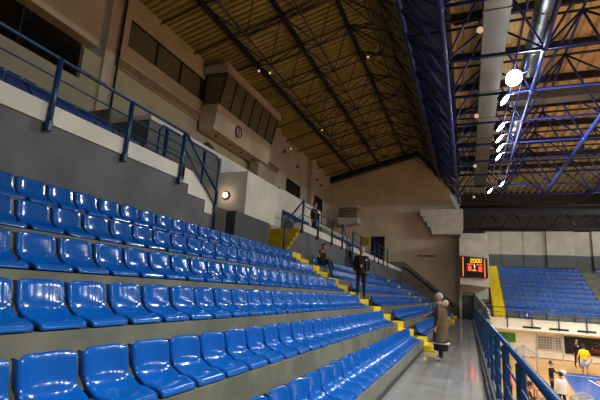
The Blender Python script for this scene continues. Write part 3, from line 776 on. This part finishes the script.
# extra lattice on the inclined side face
sfm = empty('side_lattice', (-2.35, 6, 13.2), 'dense blue lattice closing the side of the main girder', 'lattice')
q0 = Vector(sfm.location)
for i in range(22):
    y = 3.9 + 1.7 * i + 1.7
    q = MB()
    a, b = Vector((-2.35, y, 13.2)) - q0, Vector((-.63, y, 10.78)) - q0
    c_, d_ = Vector((-2.35, y + 1.7, 13.2)) - q0, Vector((-.63, y + 1.7, 10.78)) - q0
    q.tube(a, b, .04, truss_m, 5); q.tube(a, d_, .035, truss_m, 5); q.tube(c_, b, .035, truss_m, 5)
    q.tube(a, Vector((-.63, y, 13.3)) - q0, .02, tdark, 5); q.tube(b, Vector((-.63, y, 13.3)) - q0, .035, tdark, 5)
    q.build('lattice_bay', truss_m, sfm)
# end truss
et = empty('end_truss', (0, 43.6, 8.35), 'dark truss with V webs spanning above the far wall', 'truss')
MB().tube((-.6, 0, 2.15), (18, 0, 2.15), .16, tdark, 8).build('top_chord', tdark, et)
MB().box(-.6, 18, -.25, .25, 1.25, 1.75, tdark).build('middle_beam', tdark, et)
MB().tube((-.1, 0, 0), (18, 0, 0), .1, tdark, 8).build('bottom_chord', tdark, et)
for i in range(9):
    x = 1.0 + 2.05 * i
    MB().tube((x, 0, .05), (x - .8, 0, 1.3), .09, tdark, 6).tube((x, 0, .05), (x + .8, 0, 1.3), .09, tdark, 6).build('web', tdark, et)

# ------------------------------------------------------------------ ducts
du = empty('air_duct', (1.25, 0, 12.1), 'long flat grey ventilation duct running under the roof', 'duct')
MB().box(-.5, .45, 2, 42.5, .0, .5, ductm, .02).build('duct_body', ductm, du)
for i in range(11): MB().box(-.53, .48, 5.0 + 3.4 * i, 5.08 + 3.4 * i, -.03, .52, ductm).build('flange', ductm, du)
rd = empty('air_duct', (2.75, 2, 11.75), 'round galvanised duct with dark grille beside the floodlights', 'duct')
MB().tube((0, 0, 0), (0, 17.5, 0), .38, metal, 24).build('duct_body', metal, rd)
for i in range(6): MB().tube((0, 2.5 + 2.6 * i, 0), (0, 2.56 + 2.6 * i, 0), .40, metal, 24).build('flange', metal, rd)
ga = [math.radians(-84 + 9 * i) for i in range(6)]
MB().prism([(.395 * math.cos(a), .395 * math.sin(a)) for a in ga] + [(.37 * math.cos(a), .37 * math.sin(a)) for a in ga[::-1]], XZ, 13.3, 14.5, dark).build('grille', dark, rd)
rd2 = MB().tube((2.75, 23.2, 11.5), (2.75, 29.5, 11.5), .34, metal, 20).build('air_duct'); tag(rd2, 'round shiny duct above the farther floodlights', 'duct')
cd = empty('air_duct', (2.2, 22.6, 11.55), 'straight grey duct crossing the roof sideways', 'duct')
MB().box(0, 15, -.35, .35, .0, .45, ductm, .02).build('duct_body', ductm, cd)
for i in range(5): MB().box(1.5 + 2.6 * i, 1.56 + 2.6 * i, -.37, .37, -.02, .47, ductm).build('flange', ductm, cd)

# ------------------------------------------------------------------ floodlights and small lamps
FL = [(514, 78, .95), (505, 100, .8), (501, 127, .8), (499.5, 139, .75), (500, 148, .8), (498.5, 157, .75), (502, 184, .8), (490, 191, .85)]
FN = ['largest and nearest round floodlight hanging by the duct', 'second floodlight along the lamp rail, tilted edge on', 'third floodlight along the lamp rail', 'fourth floodlight along the lamp rail, a thin sliver', 'fifth floodlight along the lamp rail', 'sixth floodlight along the lamp rail', 'seventh floodlight, inside the last lit truss node', 'farthest floodlight hanging alone above the end block']
for i, (u, v, s) in enumerate(FL):
    p = on_z(u, v, 10.45)
    t = empty('floodlight', p, FN[i], 'floodlight', 'floodlights on the lamp rail')
    ax = Vector((-.72, .1, .68)) if i else Vector((-.25, .72, .62))
    ax = ax.normalized() * 1.0
    r = .34 * s
    MB().lathe([(r * .25, .42 * s), (r * .55, .36 * s), (r * .95, .12 * s), (r * 1.04, 0), (r, 0)], (0, 0, 0), ax, steel, 18).build('reflector', steel, t)
    MB().lathe([(r, .01), (r * .6, -.02), (0, -.03)], (0, 0, 0), ax, lamp_w, 18).build('lens', lamp_w, t)
    top = Vector((p.x + .25, p.y, ZB)) - p
    MB().tube(ax * .3, Vector((min(2.79, p.x + .9), p.y, ZB)) - p, .03, metal, 6).build('yoke', metal, t)
    ld = bpy.data.lights.new('floodlight_beam', 'AREA'); ld.shape = 'DISK'; ld.size = .6; ld.energy = 560; ld.color = (.91, .97, 1); ld.spread = math.radians(120)
    lo = bpy.data.objects.new('floodlight_beam', ld); COL.objects.link(lo); lo.location = p - ax * .12
    lo.rotation_euler = (-ax).to_track_quat('-Z', 'Y').to_euler()
for u, v, s in FL:
    sp = bpy.data.lights.new('floodlight_spill', 'POINT'); sp.energy = (80 if v < 170 else 6) * s; sp.color = (.85, .93, 1); sp.shadow_soft_size = .15
    sl = bpy.data.objects.new('floodlight_spill', sp); COL.objects.link(sl); sl.location = on_z(u, v, 10.45) + Vector((.3, -.35, -.25))
lr = MB().tube((1.9, 12, 10.72), (1.9, 38, 10.72), .035, truss_m, 6).tube((2.3, 12, 10.76), (2.3, 38, 10.76), .03, truss_m, 6).build('lamp_rail')
tag(lr, 'thin twin rail that carries the row of floodlights', 'rail')
for i, (u, v, z) in enumerate(((480, 30, 11.3), (476.5, 116, 11.3), (475, 166, 11.3), (474, 197, 11.3), (272, 141, 11.9), (291, 149, 11.9), (259, 71, 11.6), (270, 73, 11.6), (368, 57, 12.6), (322, 130, 12.3))):
    p = on_z(u, v, z)
    ll = ['globe lamp nearest the camera beside the flat duct', 'second globe lamp along the flat duct', 'third globe lamp along the flat duct', 'last globe lamp along the flat duct', 'tiny roof lamp above the press box far side', 'tiny roof lamp near the far upper doorway', 'tiny roof lamp just above the press box roof', 'tiny roof lamp beside the first one over press box', 'tiny roof lamp high in the middle of the ochre roof', 'tiny roof lamp in the ochre roof toward the corner'][i]
    t = empty('ceiling_lamp', p, ll, 'lamp', 'small lamps under the roof')
    r = .12 if i < 4 else .06
    MB().ball((0, 0, 0), r, smallb, 12, 8).build('globe', smallb, t)
    MB().tube((0, 0, r * .8), (0, 0, r * .8 + .5), .03 if i < 4 else .02, steel, 6).build('stem', steel, t)
    if i < 4: MB().tube((-.9, 0, r * .8 + .3), (0, 0, r * .8 + .3), .05, steel, 6).build('arm', steel, t)
def area(x, y, z, e, size, aim, col=(.91, .97, 1), spread=130):
    ld = bpy.data.lights.new('hall_lamp_and_fill', 'AREA'); ld.shape = 'DISK'; ld.size = size; ld.energy = e; ld.color = col; ld.spread = math.radians(spread)
    lo = bpy.data.objects.new('hall_lamp_and_fill', ld); COL.objects.link(lo); lo.location = (x, y, z)
    lo.rotation_euler = (Vector(aim) - Vector((x, y, z))).to_track_quat('-Z', 'Y').to_euler()
# the matching lamp rail on the other side of the court
for i, y in enumerate((-1, 2.2, 4.0, 8.0, 13.0, 18, 24, 30, 37)):
    area(16.2, y, 10.4, 300, .5, (6.0, y + 1.5, -2))
area(14.2, 45.2, 10.4, 150, .5, (8.0, 51, 5))  # extra unseen light, added to brighten the far wall
area(3.2, 45.2, 10.4, 90, .5, (5, 51, 4))  # second added light washing the far wall, no fitting there
area(16.2, 33, 10.4, 420, 3.5, (-4, 43, 2.5))  # wide light added to lift the gable wall and walkway door
# lamps on this rail, nearer than the picture's edge
for y in (-1.0, 1.2, 5.0, 9.0): area(2.2, y, 10.4, 500, .5, (8, y + 1, -2))
wd_ = bpy.data.worlds.new('hall_air'); SC.world = wd_; wd_.use_nodes = True
bg = wd_.node_tree.nodes['Background']; bg.inputs[0].default_value = (.96, .96, .92, 1); bg.inputs[1].default_value = .14

# ------------------------------------------------------------------ people
def seg_dist(p, a, b):
    ab = b - a; t = max(0, min(1, (p - a).dot(ab) / max(ab.length_squared, 1e-9)))
    return (p - (a + ab * t)).length
def person(loc, rz, label, J, cl, hair, group=None, scale=1.0):
    """J: joints in local space facing +x.  cl: materials for torso, arms, legs, shoes"""
    root = empty('person', loc, label, 'person', group, None, rz)
    root.scale = (scale,) * 3
    V3 = {k: Vector(v) for k, v in J.items()}
    verts, edges, rad, idx = [], [], [], {}
    def add(k, p, r):
        idx[k] = len(verts); verts.append(p); rad.append(r)
    R = dict(pelvis=(.15, .125), waist=(.145, .115), chest=(.165, .125), neckb=(.075, .07), neck=(.055, .055), head=(.088, .088), crown=(.07, .07))
    for k in ('pelvis', 'waist', 'chest', 'neckb', 'neck', 'head', 'crown'): add(k, V3[k], R[k])
    LR = dict(sh=(.075, .075), el=(.05, .05), wr=(.032, .032), ha=(.03, .03), hip=(.095, .095), kn=(.066, .066), an=(.045, .045), to=(.038, .038))
    for s in 'lr':
        for k in ('sh', 'el', 'wr', 'ha', 'hip', 'kn', 'an', 'to'): add(k + s, V3[k + s], LR[k])
    bones = [('pelvis', 'waist', 't'), ('waist', 'chest', 't'), ('chest', 'neckb', 't'), ('neckb', 'neck', 's'), ('neck', 'head', 's'), ('head', 'crown', 's')]
    for s in 'lr':
        bones += [('chest', 'sh' + s, 't'), ('sh' + s, 'el' + s, 'a'), ('el' + s, 'wr' + s, 'a'), ('wr' + s, 'ha' + s, 's'), ('pelvis', 'hip' + s, 'l'), ('hip' + s, 'kn' + s, 'l'), ('kn' + s, 'an' + s, 'l'), ('an' + s, 'to' + s, 'f')]
    me = bpy.data.meshes.new('tmp'); me.from_pydata([tuple(v) for v in verts], [(idx[a], idx[b]) for a, b, _ in bones], [])
    ob = bpy.data.objects.new('tmp', me); COL.objects.link(ob)
    sk = ob.modifiers.new('s', 'SKIN'); sk.use_smooth_shade = True
    for i, r in enumerate(rad): me.skin_vertices[0].data[i].radius = r
    me.skin_vertices[0].data[0].use_root = True
    sd = ob.modifiers.new('d', 'SUBSURF'); sd.levels = 1; sd.render_levels = 1
    dg = bpy.context.evaluated_depsgraph_get(); dg.update()
    m2 = bpy.data.meshes.new_from_object(ob.evaluated_get(dg))
    bpy.data.objects.remove(ob)
    bm = bmesh.new(); bm.from_mesh(m2)
    mats = [skin, cl['t'], cl['a'], cl['l'], cl['f']]
    order = {'s': 0, 't': 1, 'a': 2, 'l': 3, 'f': 4}
    for f in bm.faces:
        c = f.calc_center_median()
        best = min(bones, key=lambda b: seg_dist(c, V3[b[0]], V3[b[1]]))
        f.material_index = order[best[2]]; f.smooth = True
    # head: nose, ears; hands: five fingers each (joined to the same mesh)
    mb = MB(); mb.bm.free(); mb.bm = bm; mb.mats = mats
    fw = (V3['nose'] - V3['head']).normalized(); up = (V3['crown'] - V3['neck']).normalized(); sd_ = up.cross(fw)
    hc = V3['head'] + up * .02
    mb.ball(hc + fw * .015 + up*.01, .1, skin, 12, 8, (1.0, .86, 1.22))
    mb.ball(hc + fw * .115 - up * .01, .02, skin, 6, 4, (1, .8, 1.3))
    for s in (-1, 1): mb.ball(hc + sd_ * s * .095, .026, skin, 6, 4, (.6, .5, 1.2))
    for s in 'lr':
        d = (V3['ha' + s] - V3['wr' + s]).normalized(); o1 = d.orthogonal().normalized(); o2 = d.cross(o1)
        base = V3['ha' + s]
        for q in range(4):
            a = base + o1 * (-.027 + .018 * q); ln = (.062, .074, .078, .066)[q]
            b = a + d * ln * .55 + o2 * .006; c_ = b + (d * .8 + o2 * .5).normalized() * ln * .45
            mb.tube(a, b, .0095, skin, 5); mb.tube(b, c_, .0085, skin, 5, .006)
        a = base - d * .03 - o1 * .03; b = a + (d * .5 - o1 * .8).normalized() * .035; mb.tube(a, b, .011, skin, 5); mb.tube(b, b + (d * .9 + o2 * .2) * .032, .0095, skin, 5, .007)
    m3 = bpy.data.meshes.new('body'); bm.to_mesh(m3); bm.free()
    for m in mats: m3.materials.append(m)
    bo = bpy.data.objects.new('body', m3); COL.objects.link(bo); bo.parent = root
    for s in (-1, 1): MB().ball(hc + fw * .1 + sd_ * s * .035 + up * .018, .013, hair_k, 6, 4).build('eye', hair_k, root)
    MB().tube(hc + fw * .108 + sd_ * .025 - up * .05, hc + fw * .108 - sd_ * .025 - up * .05, .006, maroon, 5).build('mouth', maroon, root)
    if hair:
        h = MB(); h.ball(hc - fw * .018 + up * .04, .112, hair, 12, 8, (1.0, .93, 1.02)); h.build('hair', hair, root)
    return root, V3
def standing(arm=0.05, stride=.0, lean=0.0, arml=None, armr=None, look=(1, 0, 0)):
    lk = Vector(look).normalized()
    J = dict(pelvis=(0, 0, .95), waist=(.0, 0, 1.10), chest=(.0 + lean * .5, 0, 1.34), neckb=(lean * .7, 0, 1.47), neck=(.01 + lean, 0, 1.54), head=(.02 + lean, 0, 1.64), crown=(.02 + lean, 0, 1.72))
    J['nose'] = (J['head'][0] + lk.x, lk.y, 1.64 + lk.z)
    for s, q in (('l', 1), ('r', -1)):
        st = stride * q
        J['sh' + s] = (lean * .6, .19 * q, 1.42); J['el' + s] = (-.02 + lean, (.245 + arm * .3) * q, 1.14); J['wr' + s] = (.05 + lean, (.25 + arm * .6) * q, .90); J['ha' + s] = (.07 + lean, (.25 + arm * .6) * q, .83)
        J['hip' + s] = (0, .09 * q, .88); J['kn' + s] = (.02 + st * .6, .105 * q, .49); J['an' + s] = (-.01 + st, .115 * q, .08); J['to' + s] = (.14 + st, .13 * q, .035)
    for s, a in (('l', arml), ('r', armr)):
        if a:
            J['el' + s], J['wr' + s], J['ha' + s] = a
    return J
# woman on the walkway, turned to the seats (facing -x), one arm out to the seat row
wl_ = on_z(441, 361, 0)
root, VV = person(wl_, PI * .98, 'woman in long olive brown coat on walkway reaching toward the seats', standing(armr=((.22, -.2, 1.2), (.42, -.17, 1.12), (.49, -.165, 1.12)), lean=.03),
                  dict(t=coatm, a=coatm, l=blackc, f=shoe_b), hair_g, None, .99)
q = MB()
prof_ = [(.10, 1.50), (.18, 1.42), (.20, 1.25), (.20, 1.05), (.215, .85), (.235, .62), (.245, .48)]
rings = []
for r_, z in prof_: rings.append([q.bm.verts.new((.0 + .9 * r_ * math.cos(2 * PI * i / 20) * (1 if z < 1.3 else .8), r_ * math.sin(2 * PI * i / 20) * (1.02 if z < 1.3 else 1.12), z)) for i in range(20)])
for a, b in zip(rings, rings[1:]):
    for i in range(20): q.face([a[i], a[(i + 1) % 20], b[(i + 1) % 20], b[i]], coatm, True)
q.build('coat', coatm, root)
q = MB(); q.lathe([(.19, .55), (.195, .38), (.18, .27), (.12, .27)], (0, 0, 0), (0, 0, 1), blackc, 18); q.build('long_skirt', blackc, root)
q = MB(); q.lathe([(.215, .0), (.238, -.0), (.236, -.035), (.215, -.035)], (0, 0, .485), (0, 0, 1), whitec, 20); q.build('white_hem', whitec, root)
q = MB()
for i in range(12):
    a, b = 2 * PI * i / 12, 2 * PI * (i + 1) / 12
    q.tube((-.03 + .12 * math.cos(a), .14 * math.sin(a), 1.5), (-.03 + .12 * math.cos(b), .14 * math.sin(b), 1.5), .06, furm, 8)
q.ball((-.13, 0, 1.53), .11, furm, 10, 6, (.8, 1.2, .9))
q.build('fur_hood', furm, root)
# standing man in the aisle, facing the camera side / court
root, VV = person((-3.52, 15.1, tread(2) + .226), -PI * .42, 'man in navy jacket and dark red shirt standing on the yellow steps', standing(arm=.12, arml=((-.05, .27, 1.15), (.08, .24, .93), (.12, .2, .9)), armr=((-.05, -.27, 1.15), (.08, -.24, .93), (.12, -.2, .9))),
                  dict(t=maroon, a=navy, l=blackc, f=black), hair_g, None, 1.03)
q = MB()
for s in (-1, 1):
    rg = []
    for z, r_ in ((1.49, .12), (1.42, .22), (1.25, .225), (1.0, .215), (.82, .225)):
        rg.append([q.bm.verts.new((r_ * .80 * math.cos(t), s * r_ * 1.06 * math.sin(t), z)) for t in [PI * (.22 + .78 * i / 9) for i in range(10)]])
    for a, b in zip(rg, rg[1:]):
        for i in range(9): q.face([a[i], a[i + 1], b[i + 1], b[i]], navy, True)
q.build('open_jacket', navy, root)
MB().ball((.16, .15, 1.32), .035, whitec, 8, 5, (.4, 1, .8)).build('chest_badge', whitec, root)
MB().box(.15, .17, -.03, .02, 1.08, 1.16, whitec).build('pass_card', whitec, root)
# seated man in the top row beyond the steps
J = dict(pelvis=(0, 0, .12), waist=(-.06, 0, .26), chest=(.0, 0, .50), neckb=(.05, 0, .62), neck=(.09, 0, .68), head=(.13, 0, .77), crown=(.14, 0, .85), nose=(1.0, -.6, .6))
for s, q_ in (('l', 1), ('r', -1)):
    J['sh' + s] = (.02, .18 * q_, .57); J['el' + s] = (.12, .25 * q_, .32); J['wr' + s] = (.33, .13 * q_, .34); J['ha' + s] = (.39, .10 * q_, .35)
    J['hip' + s] = (.04, .1 * q_, .11); J['kn' + s] = (.45, .13 * q_, .22 + .06 * (q_ < 0)); J['an' + s] = (.63, .13 * q_, -.30); J['to' + s] = (.78, .15 * q_, -.38)
root, VV = person((edge(5) - .28, 16.72, tread(5) + .06), -.25, 'seated man in black jacket resting in the top row beyond the steps', J, dict(t=blackc, a=blackc, l=jeans, f=black), hair_k)
MB().tube((.03, -.265, .55), (.13, -.305, .33), .018, whitec, 5).build('sleeve_stripe', whitec, root)
# court people
def head_at(u, v, h): p = on_z(u, v, CZ + h); return Vector((p.x, p.y, CZ))
root, VV = person(head_at(550.5, 361, 1.53), -PI * .12, 'person in black kit with white shoulder stripe standing on court holding a ball', standing(arml=((.12, .26, 1.2), (.34, .2, 1.18), (.41, .18, 1.2))), dict(t=blackc, a=blackc, l=blackc, f=black), hair_k, None, .86)
MB().box(-.06, .06, -.22, .22, 1.43, 1.48, whitec).build('shoulder_stripe', whitec, root)
bl = head_at(555.3, 370.5, 1.4)
ball_ = MB(); ball_.ball((0, 0, 0), .12, whitec, 16, 10)
b_o = ball_.build('ball', whitec); 
fwd_b = Vector((math.cos(-PI * .12), math.sin(-PI * .12), 0)); lft = Vector((-fwd_b.y, fwd_b.x, 0))
b_o.location = root.location + fwd_b * .47 + lft * .15 + Vector((0, 0, 1.08)); tag(b_o, 'white ball held by the person in black kit', 'ball')
root, VV = person(head_at(560.5, 372.5, 1.5), PI * .6, 'person in loose white shirt and dark trousers standing nearest on the court', standing(stride=.05), dict(t=whitec, a=whitec, l=blackc, f=black), hair_k, None, .85)
q = MB(); q.lathe([(.13, 1.48), (.215, 1.42), (.23, 1.2), (.235, .92), (.235, .84)], (0, 0, 0), (0, 0, 1), whitec, 18); q.build('shirt', whitec, root)
root, VV = person(on_z(577.8, 367.3, CZ), -PI * .35, 'person in black tracksuit standing before the black banner', standing(stride=.06), dict(t=blackc, a=blackc, l=blackc, f=black), hair_k, None, 1.04)
MB().box(.15, .17, -.06, .06, 1.33, 1.41, whitec).build('chest_print', whitec, root)
root, VV = person(on_z(585.5, 374.5, CZ), PI * .45, 'player in yellow shirt and white shorts walking on court', standing(stride=.14, arm=.2), dict(t=yelc, a=yelc, l=skin, f=black), hair_k)
q = MB()
for s in (-1, 1): q.tube((.0, .09 * s, .98), (.03 + .06 * s, .11 * s, .52), .135, whitec, 12, .15)
q.build('shorts', whitec, root)
q = MB(); q.lathe([(.12, 1.49), (.21, 1.42), (.225, 1.2), (.23, .9)], (0, 0, 0), (0, 0, 1), yelc, 18); q.build('shirt', yelc, root)
# seated figures close under the rail
def sit(h=.45):
    J2 = {k: (v[0], v[1], v[2] + h - .02) for k, v in J.items()}
    for s, q_ in (('l', 1), ('r', -1)):
        J2['kn' + s] = (.42, .12 * q_, h + .06); J2['an' + s] = (.46, .12 * q_, .08); J2['to' + s] = (.60, .13 * q_, .035)
    J2['nose'] = (1, 0, J2['head'][2]); return J2
root, VV = person(head_at(526, 381.5, 1.32), -.3, 'dark haired person in brown jacket seated below the walkway rail', sit(), dict(t=brownc, a=brownc, l=blackc, f=black), hair_k)
ch = empty('chair', root.location, 'dark low chair under the person in brown jacket', 'chair', None, None, -.3)
MB().box(-.2, .25, -.22, .22, .38, .42, black).build('seat', black, ch)
for sx in (-.18, .22):
    for sy in (-.2, .2): MB().tube((sx, sy, 0), (sx, sy, .38), .018, black, 6).build('leg', black, ch)
MB().box(-.24, -.2, -.22, .22, .42, .62, black).build('backrest', black, ch)
root, VV = person(head_at(509, 366.5, 1.5), .2, 'person in pink top on the court glimpsed between the rail posts', standing(), dict(t=pink, a=pink, l=blackc, f=black), hair_k, None, .87)
# far gallery standing figure and bags
root, VV = person((-6.8, 19.0, 4.06), -.3, 'person in dark clothes standing at the far gallery railing', standing(), dict(t=blackc, a=blackc, l=blackc, f=black), hair_k, None, .97)
bg_ = MB().box(-.1, .1, -.14, .14, 0, .3, whitec, .04).build('bag'); bg_.location = (-6.72, 19.5, 4.06); tag(bg_, 'small white bag by the dark figure at gallery railing', 'bag')
MB().path([(0, -.08, .28), (0, -.05, .4), (0, .05, .4), (0, .08, .28)], .012, whitec, 6).build('handle', whitec, bg_)
bk = MB(); bk.ball((0, 0, .11), .16, black, 10, 6, (1, 1.5, .75)); bk.ball((0, .2, .12), .1, black, 8, 5, (1, 1.2, .9))
b2 = bk.build('bag', black); b2.location = (-7.85, 11.2, 5.93); tag(b2, 'soft black bag lying on the white stairwell coping', 'bag')
MB().path([(0, -.12, .16), (0, -.05, .3), (0, .05, .3), (0, .12, .16)], .015, black, 6).build('strap', black, b2)

vs = SC.view_settings; SC.display_settings.display_device = 'sRGB'
vs.view_transform = 'Standard'; vs.look = 'None'; vs.gamma = 1; vs.use_curve_mapping = False; vs.exposure = 0.0
SC.cycles.max_bounces = 6; SC.cycles.sample_clamp_indirect = 4; SC.cycles.use_denoising = True; SC.cycles.caustics_reflective = False; SC.cycles.caustics_refractive = False
